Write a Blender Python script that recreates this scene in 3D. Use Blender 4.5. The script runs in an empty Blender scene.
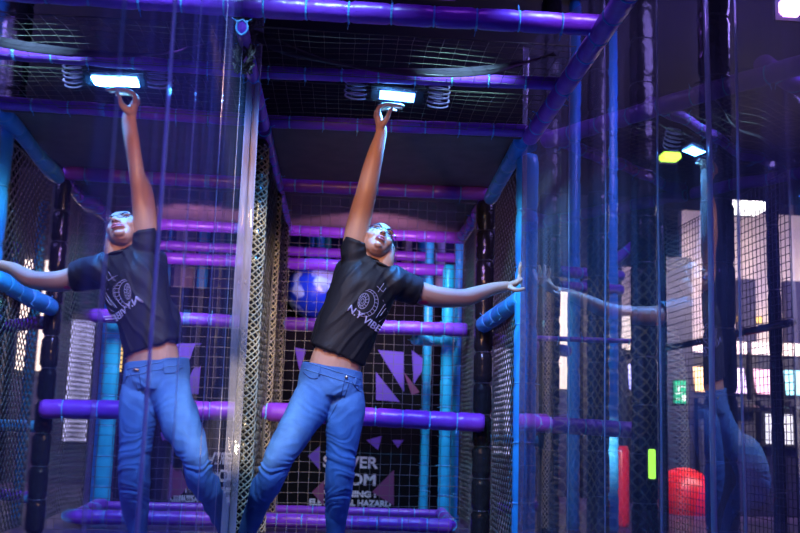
import bpy, bmesh, math, random
from mathutils import Vector, Matrix, Euler, noise
from mathutils.bvhtree import BVHTree
random.seed(7)
R = math.radians
C = bpy.context.scene.collection
SC = bpy.context.scene

# ------------------------------------------------------------------ camera
F = 900.0; YAW = R(3.8); PITCH = R(8.0); ROLL = R(1.8); SHY = 38/800
cam = bpy.data.cameras.new('camera'); co = bpy.data.objects.new('camera', cam); C.objects.link(co)
cam.lens = F/800*36; cam.sensor_width = 36; cam.shift_y = SHY
cam.dof.use_dof = True; cam.dof.focus_distance = 4.1; cam.dof.aperture_fstop = 2.4
ROT = Matrix.Rotation(-YAW, 3, 'Z') @ Matrix.Rotation(R(90)+PITCH, 3, 'X') @ Matrix.Rotation(ROLL, 3, 'Z')
CAM = Vector((0, 0, .66))
co.matrix_world = Matrix.Translation(CAM) @ ROT.to_4x4()
SC.camera = co
FWD = Vector((math.sin(YAW), math.cos(YAW), 0))
RGT = Vector((math.cos(YAW), -math.sin(YAW), 0))
UP = Vector((0, 0, 1))
def J(px, py, Z):
    """world point seen at photograph position (px, py) at depth Z"""
    d = ROT @ Vector(((px-400)/F, (266.5-py)/F + SHY*800/F, -1))
    return CAM + d * (Z / d.dot(FWD))
def JY(px, py, Y):
    d = ROT @ Vector(((px-400)/F, (266.5-py)/F + SHY*800/F, -1))
    return CAM + d * (Y / d.y)

# ------------------------------------------------------------------ world, exposure, large lights
w = bpy.data.worlds.new('world'); SC.world = w; w.use_nodes = True
bg = w.node_tree.nodes['Background']; bg.inputs[0].default_value = (.035, .025, .14, 1); bg.inputs[1].default_value = .12
vs = SC.view_settings; vs.view_transform = 'Standard'; vs.look = 'None'; vs.exposure = 0.12; vs.gamma = 1; vs.use_curve_mapping = False
def area(name, loc, target, size, power, color, sy=None, spread=180):
    l = bpy.data.lights.new(name, 'AREA'); l.energy = power; l.color = color; l.size = size; l.spread = R(spread)
    if sy: l.shape = 'RECTANGLE'; l.size_y = sy
    o = bpy.data.objects.new(name, l); C.objects.link(o); o.location = loc
    o.rotation_euler = (Vector(target)-Vector(loc)).to_track_quat('-Z', 'Y').to_euler()
    return o
def spot(name, loc, target, power, color, angle=60, r=.05, blend=.5):
    l = bpy.data.lights.new(name, 'SPOT'); l.energy = power; l.color = color; l.spot_size = R(angle); l.spot_blend = blend; l.shadow_soft_size = r
    o = bpy.data.objects.new(name, l); C.objects.link(o); o.location = loc
    o.rotation_euler = (Vector(target)-Vector(loc)).to_track_quat('-Z', 'Y').to_euler()
    return o
spot('warm_spot', (-.36, 2.5, 1.85), (.02, 4.1, 1.48), 62, (1, .50, .22), 52, .06)
spot('gold_net_spot', (-.15, 3.55, 2.02), (-.45, 4.9, 1.2), 85, (1, .80, .48), 38, .04)
spot('gold_side_spot', (.78, 4.75, 1.9), (-.45, 5.5, 1.0), 80, (1, .78, .42), 62, .04)  # added inside the cell to turn the left side net gold
spot('hem_spot', (-.22, 2.6, 2.3), (-.41, 3.80, 1.2), 34, (.85, .80, 1), 34, .04)  # added only to whiten the hem of the left screen
spot('gold_net_low_spot', (-.30, 2.5, .55), (-.45, 5.0, .85), 120, (1, .80, .5), 22, .04)
spot('blue_spot', (-.22, 2.1, 3.3), (.0, 4.2, .55), 480, (.28, .52, 1), 30, .10)
spot('blue_rim_spot', (.8, 3.0, 2.6), (.1, 4.15, .55), 60, (.2, .36, 1), 26, .08)
spot('beam_glow_spot', (.42, 2.75, 2.75), (.40, 3.3, 2.22), 5, (.35, .08, 1), 60, .03)
spot('violet_spot', (.35, 4.45, 2.0), (.25, 6.2, .9), 60, (.45, .26, 1), 80, .10)
spot('purple_high_spot', (.3, 1.2, 1.2), (.25, 3.9, 2.3), 3, (.22, .10, 1), 60, .15)
spot('screen_left_spot', (-1.35, 2.5, 3.4), (-.42, 2.4, 1.9), 430, (.10, .09, 1), 54, .05)  # added outside the left screen to make its haze glow
spot('screen_right_spot', (3.3, 1.0, 3.5), (1.95, 1.75, 2.1), 520, (.20, .09, 1), 42, .05)  # added beyond the right screen for a violet glow in its haze
spot('magenta_spot', (.3, 6.0, 1.75), (.2, 7.0, 1.95), 48, (.9, .42, 1), 90, .06)
spot('magenta_low_spot', (.5, 5.95, 1.9), (.2, 7.2, .3), 34, (.7, .6, 1), 90, .1)
spot('cyan_spot', (.3, 5.7, 1.9), (.95, 6.6, .9), 40, (.25, .85, 1), 100, .1)
spot('cyan_post_spot', (.2, 3.2, 2.7), (.98, 4.7, 1.3), 190, (.35, .75, 1), 30, .06)  # added to brighten the blue post at the screen edge
spot('arm_spot', (1.0, 2.6, 2.7), (.55, 4.25, 1.40), 55, (.45, .36, 1), 20, .08)
area('hall_warm_light', (4.4, 7.3, 2.7), (4.2, 9.9, .8), 2.2, 135, (1, .80, .84), .6, 120)
area('hall_violet_light', (2.6, 4.6, 3.3), (2.2, 6.0, .5), 1.5, 60, (.35, .25, 1), 1.0)

area('hall_ceiling_tint_light', (3.0, 6.5, 2.6), (3.0, 7.5, 4.0), 1.2, 45, (.16, .07, 1), 1.2)  # added light that tints the dark hall ceiling violet

# ------------------------------------------------------------------ helpers
MT = {}
def mat(name, col, rough=.5, metal=0, bump=0, bscale=30, em=None, ems=0, col2=None, nscale=8, spec=.5, bstretch=(1,1,1), coat=0):
    if name in MT: return MT[name]
    m = bpy.data.materials.new(name); m.use_nodes = True; nt = m.node_tree; b = nt.nodes['Principled BSDF']
    b.inputs['Base Color'].default_value = (*col, 1); b.inputs['Roughness'].default_value = rough; b.inputs['Metallic'].default_value = metal
    b.inputs['Specular IOR Level'].default_value = spec; b.inputs['Coat Weight'].default_value = coat; b.inputs['Coat Roughness'].default_value = .15
    tc = nt.nodes.new('ShaderNodeTexCoord')
    mp = nt.nodes.new('ShaderNodeMapping'); mp.inputs['Scale'].default_value = bstretch; nt.links.new(tc.outputs['Object'], mp.inputs[0])
    if col2:
        n = nt.nodes.new('ShaderNodeTexNoise'); n.inputs['Scale'].default_value = nscale; n.inputs['Detail'].default_value = 4
        r = nt.nodes.new('ShaderNodeValToRGB'); r.color_ramp.elements[0].position = .38; r.color_ramp.elements[1].position = .62
        r.color_ramp.elements[0].color = (*col, 1); r.color_ramp.elements[1].color = (*col2, 1)
        nt.links.new(mp.outputs[0], n.inputs['Vector']); nt.links.new(n.outputs['Fac'], r.inputs[0]); nt.links.new(r.outputs[0], b.inputs['Base Color'])
    if bump:
        n = nt.nodes.new('ShaderNodeTexNoise'); n.inputs['Scale'].default_value = bscale; n.inputs['Detail'].default_value = 3
        bp = nt.nodes.new('ShaderNodeBump'); bp.inputs['Strength'].default_value = bump; bp.inputs['Distance'].default_value = .01
        nt.links.new(mp.outputs[0], n.inputs['Vector']); nt.links.new(n.outputs['Fac'], bp.inputs['Height']); nt.links.new(bp.outputs[0], b.inputs['Normal'])
    if em: b.inputs['Emission Color'].default_value = (*em, 1); b.inputs['Emission Strength'].default_value = ems
    MT[name] = m; return m

M_PURPLE = mat('purple_vinyl', (.22, .045, .50), .32, bump=.35, bscale=22)
M_BLUE = mat('blue_vinyl', (.05, .42, .80), .28, bump=.35, bscale=22)
M_CYAN = mat('cyan_vinyl', (.03, .50, .72), .32, bump=.3, bscale=22)
M_BLACK = mat('black_vinyl', (.014, .014, .016), .22, bump=.9, bscale=16)
M_TIE = mat('blue_cable_tie', (.12, .50, .80), .35)
M_TIEK = mat('dark_cable_tie', (.03, .035, .04), .35)
M_ROPE = mat('black_rope', (.09, .08, .06), .35, bump=.6, bscale=300)
M_ROPEL = mat('pale_rope', (.16, .14, .12), .55, bump=.6, bscale=300)
M_BOARD = mat('grey_board', (.15, .11, .09), .75, bump=.15, bscale=60, col2=(.18, .13, .11))
M_DARK = mat('dark_paint', (.012, .012, .02), .6)
M_NAVY = mat('navy_wall', (.012, .010, .05), .6, col2=(.016, .012, .07), nscale=2)
M_WHITE = mat('white_print', (.75, .75, .78), .6)
M_METAL = mat('dark_metal', (.02, .02, .025), .4, metal=.6)

def link(name, me, m=None, parent=None, smooth=False):
    me.name = name
    o = bpy.data.objects.new(name, me); C.objects.link(o)
    if m: me.materials.append(m)
    if smooth:
        for p in me.polygons: p.use_smooth = True
    if parent: o.parent = parent
    return o
def obj(name, bm, m=None, parent=None, smooth=False):
    me = bpy.data.meshes.new(name); bm.to_mesh(me); bm.free()
    return link(name, me, m, parent, smooth)
def tag(o, label, cat, group=None, kind=None):
    if label: o['label'] = label
    if cat: o['category'] = cat
    if group: o['group'] = group
    if kind: o['kind'] = kind
    return o
def thing(name, label, cat, loc=(0,0,0), group=None):
    o = bpy.data.objects.new(name, None); o.empty_display_size = .1; C.objects.link(o); o.location = loc
    return tag(o, label, cat, group)
def off(bm, loc):      # shift a mesh built in world coordinates into its thing's frame
    bmesh.ops.translate(bm, vec=-Vector(loc), verts=bm.verts); return bm
def tube(bm, pts, rad, n=10, ratio=1.0, side=None, cap=True):
    """swept tube through pts with radius per point (ellipse: rad along side, rad*ratio across)"""
    pts = [Vector(p) for p in pts]
    if not hasattr(rad, '__len__'): rad = [rad]*len(pts)
    if not hasattr(ratio, '__len__'): ratio = [ratio]*len(pts)
    rings = []; prev = Vector(side) if side is not None else None
    for i, p in enumerate(pts):
        t = (pts[min(i+1, len(pts)-1)] - pts[max(i-1, 0)]).normalized()
        if prev is None: prev = t.orthogonal()
        s = (prev - t*prev.dot(t)).normalized(); u = t.cross(s); prev = s
        rings.append([bm.verts.new(p + s*math.cos(a)*rad[i] + u*math.sin(a)*rad[i]*ratio[i]) for a in [k*2*math.pi/n for k in range(n)]])
    for a, b in zip(rings, rings[1:]):
        for k in range(n): bm.faces.new((a[k], a[(k+1) % n], b[(k+1) % n], b[k]))
    if cap:
        bm.faces.new(rings[0][::-1]); bm.faces.new(rings[-1])
def spl(keys, sub=6):
    """Catmull-Rom through keys [(Vector, r, ...)] -> list of the same, denser"""
    out = []; n = len(keys)
    K = [[*Vector(k[0]), *k[1:]] for k in keys]
    for i in range(n-1):
        a, b, c, d = K[max(i-1, 0)], K[i], K[i+1], K[min(i+2, n-1)]
        for s in range(sub):
            t = s/sub
            out.append([.5*((2*q)+(-p+r_)*t+(2*p-5*q+4*r_-s_)*t*t+(-p+3*q-3*r_+s_)*t**3) for p, q, r_, s_ in zip(a, b, c, d)])
    out.append(K[-1]); return [(Vector(o[:3]), *o[3:]) for o in out]
def limb(bm, keys, n=20, side=None, sub=6):
    """tapered limb with round ends"""
    L = spl([(k[0], k[1], k[2] if len(k) > 2 else 1.0) for k in keys], sub)
    p0, r0, q0 = L[0]; p1, r1, q1 = L[-1]
    t0 = (L[0][0]-L[1][0]).normalized(); t1 = (L[-1][0]-L[-2][0]).normalized()
    A = [(p0+t0*r0*min(1,q0)*math.sin(a), r0*math.cos(a), q0) for a in (1.45, 1.1, .7, .35)]
    B = [(p1+t1*r1*min(1,q1)*math.sin(a), r1*math.cos(a), q1) for a in (.35, .7, 1.1, 1.45)]
    L = A+L+B
    tube(bm, [l[0] for l in L], [l[1] for l in L], n, [l[2] for l in L], side)
def ball(bm, c, r, mtx=None, seg=24):
    g = bmesh.ops.create_uvsphere(bm, u_segments=seg, v_segments=seg//2, radius=1)
    m4 = Matrix.Translation(c) @ (mtx.to_4x4() if mtx else Matrix()) @ Matrix.Diagonal((*(r if hasattr(r, '__len__') else (r, r, r)), 1))
    bmesh.ops.transform(bm, matrix=m4, verts=g['verts']); return g['verts']
def box(bm, c, s, rot=None, bev=0):
    g = bmesh.ops.create_cube(bm, size=1); vsx = g['verts']
    m4 = Matrix.Translation(c) @ (rot.to_4x4() if rot else Matrix()) @ Matrix.Diagonal((*s, 1))
    bmesh.ops.transform(bm, matrix=m4, verts=vsx)
    if bev:
        es = list({e for v in vsx for e in v.link_edges}); bmesh.ops.bevel(bm, geom=es, offset=bev, segments=2, affect='EDGES')
def remesh(bm, name, voxel, smooth=2, disp=None):
    me = bpy.data.meshes.new('t'); bm.to_mesh(me); bm.free()
    o = bpy.data.objects.new('t', me); C.objects.link(o)
    md = o.modifiers.new('r', 'REMESH'); md.mode = 'VOXEL'; md.voxel_size = voxel
    if smooth: s = o.modifiers.new('s', 'SMOOTH'); s.factor = .5; s.iterations = smooth
    dg = bpy.context.evaluated_depsgraph_get(); me2 = bpy.data.meshes.new_from_object(o.evaluated_get(dg)); me2.name = name
    bpy.data.objects.remove(o); bpy.data.meshes.remove(me)
    if disp:
        nn = [(v.co.copy(), v.normal.copy()) for v in me2.vertices]
        for v, (c, nr) in zip(me2.vertices, nn): v.co = c + nr*disp(c, nr)
    me2.materials.clear(); return me2

# ------------------------------------------------------------------ setting
def slab(name, c, s, m, kind='structure'):
    bm = bmesh.new(); box(bm, (0,0,0), s); o = obj(name, bm, m); o.location = c
    if kind: o['kind'] = kind
    return o
XL, XR, ZT = -.43, .92, 2.17           # the play cell: left side, right side, top
M_FLOOR = mat('violet_foam_floor', (.05, .03, .10), .45, bump=.2, bscale=40, col2=(.06, .035, .12))
slab('floor', (1, 5.5, -.05), (12, 13.2, .1), M_FLOOR)
slab('ceiling', (1, 5.5, 4.05), (12, 13.2, .1), mat('hall_ceiling_paint', (.006, .006, .02), .7))
slab('wall_left', (-3.0, 5.5, 2), (.1, 13, 4), M_NAVY)
slab('wall_right', (7.0, 5.5, 2), (.1, 13, 4), M_NAVY)
M_CREAM = mat('cream_wall', (.72, .62, .52), .7, col2=(.50, .42, .46), nscale=1.6)
slab('wall_back', (1, 12.05, 2), (12, .1, 4), M_NAVY)
slab('wall_hall', (2.1, 10.0, .85), (1.5, .12, 1.7), M_NAVY); slab('wall_hall_middle', (3.375, 10.0, 1.3), (1.05, .12, 2.6), M_CREAM)
slab('wall_hall_far', (5.45, 10.0, 1.65), (3.1, .12, 3.3), M_CREAM)

# ------------------------------------------------------------------ foam padded pipes
TIE = {}
def pipe(kind, p0, p1, r, m, label, group=None, ties=.17, tie_m=None, seg=None, bulge=.06, cat='padded pipe'):
    p0 = Vector(p0); p1 = Vector(p1); L = (p1-p0).length; t = (p1-p0).normalized()
    n = max(2, round(L/ties)); step = L/n
    root = thing(kind, label, cat, p0, group)
    root.rotation_euler = t.to_track_quat('Z', 'Y').to_euler()
    bm = bmesh.new(); pts = []; rad = []
    per = 8
    for i in range(n):
        for k in range(per):
            s = k/per; pts.append((0, 0, (i+s)*step)); rad.append(r*(1-bulge+bulge*1.6*min(1, 3.0*math.sin(math.pi*s))**.5 if k else 1-bulge*1.6))
    pts.append((0, 0, L)); rad.append(r*(1-bulge*1.6))
    tube(bm, pts, rad, 18)
    for v in bm.verts:
        q = v.co; h = noise.noise(Vector((q.x*14, q.y*14, q.z*11+p0.x*7)))*.05
        v.co.x *= 1+h; v.co.y *= 1+h
    obj('foam_padding', bm, m, root, True)
    tm = tie_m or M_TIE; key = (round(r, 3), tm.name)
    if key not in TIE:
        b2 = bmesh.new(); rr = r*(1-bulge*1.1); ring = [(rr*math.cos(a), rr*math.sin(a), 0) for a in [k*math.pi/9 for k in range(19)]]
        tube(b2, ring, .0042, 6, cap=False); box(b2, (0, -rr-.003, 0), (.009, .009, .009)); tube(b2, [(0, -rr-.003, 0), (.004, -rr-.028, -.004)], .0018, 4)
        me = bpy.data.meshes.new('cable_tie'); b2.to_mesh(me); b2.free(); me.materials.append(tm); TIE[key] = me
    for i in range(n):
        o = bpy.data.objects.new('cable_tie', TIE[key]); C.objects.link(o); o.parent = root; o.location = (0, 0, i*step); o.rotation_euler = (0, 0, random.uniform(0, 6))
    return root
PB, BLK, BLP = 'padded_pipe', 'padded_post', 'padded_post'
g_roof = None
rb = .038
pipe(PB, J(222,5,3.3), J(604,26,3.3), .040, M_PURPLE, 'purple padded roof crossbar nearest the camera, along the top edge of the photo')
pipe(PB, J(232,71,3.86), J(562,84,3.86), .028, M_PURPLE, 'purple padded roof crossbar just above the glowing lamp')
pipe(PB, J(256,121,4.5), J(527,131,4.5), .032, M_PURPLE, 'purple padded roof crossbar below the lamp, in front of the plain ceiling board')
pipe(PB, J(268,184,5.58), J(488,194,5.58), .042, M_PURPLE, 'purple padded crossbar between the two grey ceiling boards')
pipe(PB, J(280,229,6.9), J(466,238,6.9), .046, M_PURPLE, 'purple padded crossbar at the far end of the ceiling boards')
pipe(PB, (XL, 4.50, ZT), (XL, 5.58, ZT), .036, M_PURPLE, 'purple padded side pipe sloping away at the left top of the cell')
pipe(PB, (XL, 5.58, ZT), (XL, 6.9, ZT), .036, M_PURPLE, 'purple padded side pipe behind the left black post, farther half')
pipe(PB, (XL, 3.30, ZT), (XL, 4.44, ZT), .034, M_PURPLE, 'dark purple padded roof pipe above the left clear screen')
pipe(PB, (XR+.04, 2.2, ZT+.03), (XR+.02, 4.44, ZT+.01), .040, M_PURPLE, 'dark purple padded roof pipe sloping down to the blue post on the right')
pipe(PB, J(521,142,4.6), J(490,199,5.5), .042, M_BLUE, 'blue padded pipe sloping away at the top right of the ceiling board', tie_m=M_TIE)
pipe(PB, (XR, 5.62, ZT), (XR, 6.9, ZT), .042, M_PURPLE, 'short purple padded pipe sloping away behind the top right blue one')
pipe(PB, J(240,410,5.5), J(484,423,5.5), .055, M_PURPLE, 'thick purple padded bar behind the person at hip height', ties=.165)
pipe(PB, J(262,323,6.45), J(467,330,6.45), .048, M_PURPLE, 'purple padded bar behind the person at chest height')
pipe(PB, J(262,262,7.05), J(458,271,7.05), .046, M_PURPLE, 'bright purple padded bar behind the head, lower of the close pair')
pipe(PB, J(262,250,7.2), J(458,258,7.2), .038, M_PURPLE, 'bright purple padded bar behind the head, upper of the close pair')
pipe(PB, J(252,519,5.9), J(452,526,5.9), .044, M_PURPLE, 'purple padded bar near the floor under the warning sign, nearer one')
pipe(PB, J(262,509,6.5), J(440,514,6.5), .030, M_PURPLE, 'purple padded bar near the floor under the warning sign, farther one')
pipe(PB, J(451,525,5.92), J(441,513,6.48), .040, M_PURPLE, 'short purple floor pipe joining the two low bars at their right ends')
pipe(PB, J(523,298,4.74), J(483,325,5.5), .050, M_BLUE, 'blue padded handrail sloping from the black post to beneath the open hand', tie_m=M_TIE)
pipe(PB, (.55, 6.5, 1.32), (.93, 7.0, 1.36), .035, M_CYAN, 'cyan padded brace under the right end of the chest-high bar')
# posts
pipe(BLK, (XR-.02, 5.56, 0), (XR-.02, 5.56, ZT-.04), .055, M_BLACK, 'black padded post at the right end of the hip-high purple bar', tie_m=M_TIEK, ties=.19, bulge=.12, cat='padded post')
pipe(BLK, (XL-.02, 4.55, 0), (XL-.02, 4.55, ZT-.04), .040, M_BLACK, 'black net-wrapped post just right of the left screen edge', tie_m=M_TIEK, ties=.15, bulge=.12, cat='padded post')
pipe(BLK, (XL-.02, 5.56, 0), (XL-.02, 5.56, ZT-.04), .045, M_BLACK, 'black padded post beside the net-wrapped post, second from the screen edge', tie_m=M_TIEK, ties=.15, bulge=.12, cat='padded post')
pipe(BLK, (XL-.02, 6.45, 0), (XL-.02, 6.45, ZT-.04), .045, M_BLACK, 'black padded post farthest back on the left of the cell', tie_m=M_TIEK, ties=.15, bulge=.12, cat='padded post')
pipe(BLP, (.985, 4.70, 0), (.985, 4.70, ZT+.0), .058, M_BLUE, 'thick blue padded post behind the near edge of the right screen', tie_m=M_TIE, ties=.3, cat='padded post')
pipe(BLP, (.80, 6.6, 0), (.80, 6.6, 1.9), .045, M_CYAN, 'bright cyan padded post right of the warning sign, nearest of its pair', ties=.2, cat='padded post')
pipe(BLP, (.70, 7.1, 0), (.70, 7.1, 2.3), .035, M_CYAN, 'slim cyan padded post right of the warning sign, left of its pair', ties=.2, cat='padded post')
pipe(BLP, (.93, 6.95, 0), (.93, 6.95, ZT), .040, M_BLUE, 'blue padded post at the far right corner of the cell', ties=.2, cat='padded post')
pipe(BLP, (1.25, 6.3, 0), (1.25, 6.3, ZT), .032, M_BLUE, 'blue padded post between the black post and the right screen', ties=.2, cat='padded post')
pipe(PB, (.95, 5.6, .62), (1.5, 6.1, .62), .035, M_CYAN, 'pale blue padded rail right of the black post at knee height')
pipe(PB, (.95, 5.6, 1.25), (1.6, 6.2, 1.25), .040, M_PURPLE, 'purple padded rail right of the black post under the handrail')
pipe(PB, (.95, 5.6, .2), (1.5, 6.1, .2), .035, M_PURPLE, 'purple padded rail right of the black post close to the floor')
for i, (x, y, m, c) in enumerate([(-.30, 8.4, 'CY', 'cyan'), (-.16, 8.5, 'GR', 'green'), (-.22, 8.2, 'CY', 'cyan'), (.46, 8.4, 'CY', 'cyan'), (.60, 8.3, 'TA', 'tan'), (.76, 8.4, 'CY', 'cyan'), (.92, 8.3, 'WH', 'white')]):
    mm = {'CY': M_CYAN, 'GR': mat('green_vinyl', (.03, .55, .25), .4), 'TA': mat('tan_vinyl', (.5, .4, .28), .4), 'WH': mat('white_vinyl', (.75, .78, .8), .4)}[m]
    where = 'left of the head' if x < .2 else 'right of the head'
    nth = ['leftmost', 'rightmost', 'middle', 'leftmost', 'second', 'third', 'rightmost'][i]
    pipe(BLP, (x, y, 0), (x, y, 3.2), .045, mm, f'{c} distant column {where} between the purple bars, {nth} of its row', ties=.5, cat='padded post')
pipe(PB, J(536, 270, 6.2), J(622, 276, 6.5), .040, M_PURPLE, 'purple padded bar standing in for a bar mirrored in the right screen, upper of the head-high pair')  # head-high pair is solid, built in place of reflections in the screen
pipe(PB, J(536, 285, 6.1), J(622, 290, 6.4), .036, M_PURPLE, 'purple padded bar standing in for a bar mirrored in the right screen, lower of the head-high pair')
pipe(PB, J(534, 338, 5.6), J(652, 342, 5.7), .016, M_PURPLE, 'thin violet padded bar standing in for a waist-high bar mirrored in the right screen')  # solid bar in place of a reflection
pipe(PB, J(534, 424, 5.7), J(652, 431, 5.7), .050, M_PURPLE, 'thick purple padded bar standing in for the hip-high bar mirrored in the right screen', ties=.11)  # solid bar in place of the hip-high bar's reflection
pipe(PB, J(574, 294, 6.6), J(645, 236, 6.4), .035, M_PURPLE, 'violet padded brace rising to the right behind the right screen')
# columns outside the right screen; the thick one by the red column replaces a mirrored post
for i, (px, Z, r, m, c, ex) in enumerate([(548, 6.0, .07, M_BLACK, 'black', 'first black one right of the blue edge post'), (573, 6.6, .045, M_BLUE, 'blue', 'slimmer one left of the thick black posts'), (598, 5.9, .07, M_BLACK, 'black', 'second black one, left of the red column'), (611, 6.4, .05, M_BLUE, 'blue', 'slimmer one touching the left of the red column'), (645, 5.4, .075, M_BLACK, 'black', 'thick stand-in for a mirrored post right of the red column'), (722, 3.9, .068, M_BLACK, 'black', 'thickest one, right of the red ball')]):
    p = J(px, 480, Z); pipe(BLP, (p.x, p.y, 0), (p.x, p.y, 4.0), r, m, f'{c} padded post behind the right screen, {ex}', tie_m=(M_TIEK if m is M_BLACK else M_TIE), ties=.28, cat='padded post')

# ------------------------------------------------------------------ boards and wall panels
def panel(name, c, s, m, label, cat='panel'):
    bm = bmesh.new(); box(bm, (0,0,0), s, bev=.004); o = obj(name, bm, m); o.location = c; return tag(o, label, cat)
panel('ceiling_board', ((XL+XR)/2, 5.04, ZT+.05), (XR-XL, 1.00, .02), M_BOARD, 'plain dark grey ceiling board nearest the lamp', 'board')
panel('ceiling_board', ((XL+XR)/2, 6.24, ZT+.05), (XR-XL, 1.24, .02), M_BOARD, 'grey ceiling board farther back, seen through netting', 'board')
wallp = thing('warning_wall', 'black wall panel with violet triangles and white warning lettering', 'wall panel', (.22, 7.62, 0))
bm = bmesh.new(); box(bm, (0, 0, .9), (1.5, .04, 1.8)); obj('board', bm, mat('black_board', (.006, .006, .008), .85, spec=.15), wallp)
M_TRI = mat('violet_paint', (.16, .07, .55), .5); M_TRI2 = mat('plum_paint', (.22, .05, .16), .5)
def tri(a, b, c, m, Z=7.6):
    bm = bmesh.new(); P = [J(*q, Z) for q in (a, b, c)]
    L = [bm.verts.new((p.x-.22, -.022, p.z)) for p in P]; U = [bm.verts.new((p.x-.22, -.028, p.z)) for p in P]
    bm.faces.new(U); bm.faces.new(L[::-1])
    for i in range(3): bm.faces.new((L[i], L[(i+1) % 3], U[(i+1) % 3], U[i]))
    bmesh.ops.recalc_face_normals(bm, faces=bm.faces)
    obj('triangle', bm, m, wallp)
for t_ in [((378, 350), (404, 352), (404, 392), M_TRI), ((376, 372), (376, 400), (400, 402), M_TRI), ((412, 350), (428, 362), (414, 384), M_TRI), ((295, 348), (306, 350), (300, 372), M_TRI), ((289, 400), (312, 385), (312, 402), M_TRI),
           ((308, 456), (320, 446), (320, 470), M_TRI), ((366, 440), (382, 436), (378, 450), M_TRI), ((392, 440), (404, 440), (398, 448), M_TRI),
           ((372, 492), (394, 470), (394, 506), M_TRI2), ((312, 492), (324, 480), (324, 506), M_TRI2), ((404, 372), (412, 395), (420, 392), M_TRI2)]: tri(t_[0], t_[1], t_[2], t_[3])
def text_mesh(s, size, bold=0.0, ext=.002):
    cu = bpy.data.curves.new('txt', 'FONT'); cu.body = s; cu.size = size; cu.align_x = 'CENTER'; cu.extrude = ext; cu.offset = bold
    o = bpy.data.objects.new('txt', cu); C.objects.link(o); dg = bpy.context.evaluated_depsgraph_get()
    me = bpy.data.meshes.new_from_object(o.evaluated_get(dg)); bpy.data.objects.remove(o); me.materials.clear(); return me
for s, py, size, wd in [('SERVER', 467.5, .13, 54), ('ROOM', 484.5, .13, 50), ('WARNING !', 496.5, .066, 52), ('ELECTRICAL HAZARD', 505.5, .066, 80)]:
    me = text_mesh(s, size, .0035); p = J(350, py, 7.6)
    xs = [v.co.x for v in me.vertices]; k = (wd*7.6/900)/(max(xs)-min(xs))
    me.transform(Matrix.Rotation(R(90), 4, 'X') @ Matrix.Diagonal((k, 1, 1, 1)))
    o = link('lettering', me, M_WHITE, wallp); o.location = (p.x-.22, -.024, p.z)
# light strip with dark slats seen right of the sign
ls = thing('slatted_light_strip', 'upright yellow light strip with dark slats beside the cyan posts', 'light', J(453, 382, 7.3))
bm = bmesh.new(); box(bm, (0, 0, .15), (.09, .02, .32)); obj('light_panel', bm, mat('yellow_strip', (.8, .6, .2), .5, em=(1, .62, .12), ems=1.4), ls)
bm = bmesh.new()
for k in range(9): box(bm, (0, -.025, .01+k*.035), (.10, .012, .008))
obj('slats', bm, M_DARK, ls)
bm = bmesh.new(); box(bm, (0, .03, -ls.location.z/2+.15), (.03, .03, ls.location.z+.3)); obj('pole', bm, M_DARK, ls)
# back of the cell behind the bars
panel('back_panel', (.0, 8.9, 1.5), (3.1, .04, 3.0), M_NAVY, 'dark navy panel closing the view behind the bars', 'panel')
# inflatable globe
def globe():
    m = bpy.data.materials.new('globe_skin'); m.use_nodes = True; nt = m.node_tree; b = nt.nodes['Principled BSDF']
    tc = nt.nodes.new('ShaderNodeTexCoord'); n = nt.nodes.new('ShaderNodeTexNoise'); n.inputs['Scale'].default_value = 5; n.inputs['Detail'].default_value = 3
    r = nt.nodes.new('ShaderNodeValToRGB'); e = r.color_ramp.elements; e[0].position = .46; e[0].color = (.01, .05, .55, 1); e[1].position = .54; e[1].color = (.45, .65, .95, 1)
    nt.links.new(tc.outputs['Object'], n.inputs['Vector']); nt.links.new(n.outputs['Fac'], r.inputs[0]); nt.links.new(r.outputs[0], b.inputs['Base Color']); b.inputs['Roughness'].default_value = .35
    c = J(314, 291, 7.3); bm = bmesh.new(); ball(bm, (0,0,0), .23, seg=36)
    o = obj('globe_ball', bm, m, None, True); o.location = c; tag(o, 'large blue and white mottled ball left of the person behind the netting', 'ball')
    spot('globe_spot', c+Vector((.15, -.6, .35)), c, 9, (.3, .5, 1), 50, .03)
globe()

# ------------------------------------------------------------------ netting
def net(label, o, u, v, Lu, Lv, d, r, m, diag=False, wob=.006, name='safety_net', sag=0, nrm=None):
    o, u, v = Vector(o), Vector(u).normalized(), Vector(v).normalized(); nrm = u.cross(v)
    bm = bmesh.new()
    def P(a, b):
        q = Vector((a*3.1, b*3.1, o.x+o.y))
        return u*(a+noise.noise(q*2)*wob) + v*(b+noise.noise(q*2+Vector((9, 0, 0)))*wob) + nrm*(noise.noise(q)*wob*2 - sag*math.sin(math.pi*a/Lu)*math.sin(math.pi*b/Lv))
    if not diag:
        for i in range(int(Lu/d)+1):
            a = i*d; k = max(3, int(Lv/.09)); tube(bm, [P(a, Lv*j/k) for j in range(k+1)], r, 4)
        for i in range(int(Lv/d)+1):
            b = i*d; k = max(3, int(Lu/.09)); tube(bm, [P(Lu*j/k, b) for j in range(k+1)], r, 4)
    else:
        s = d*1.414; n = int((Lu+Lv)/s)+1
        for sg in (0, 1):
            for i in range(1, n+1):
                c = i*s
                a0 = max(0, c-Lv); a1 = min(c, Lu)
                if a1-a0 < .02: continue
                k = max(2, int((a1-a0)*1.4/.08))
                pts = []
                for j in range(k+1):
                    a = a0+(a1-a0)*j/k; b = c-a
                    pts.append(P(a, b) if sg == 0 else P(Lu-a, b))
                tube(bm, pts, r, 4)
    border = [P(0, 0), P(Lu, 0), P(Lu, Lv), P(0, Lv), P(0, 0)]
    ob = obj(name, bm, m); ob.location = o
    b2 = bmesh.new(); tube(b2, border, r*1.6, 5); obj('border_rope', b2, m, ob)
    return tag(ob, label, 'netting')
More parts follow.
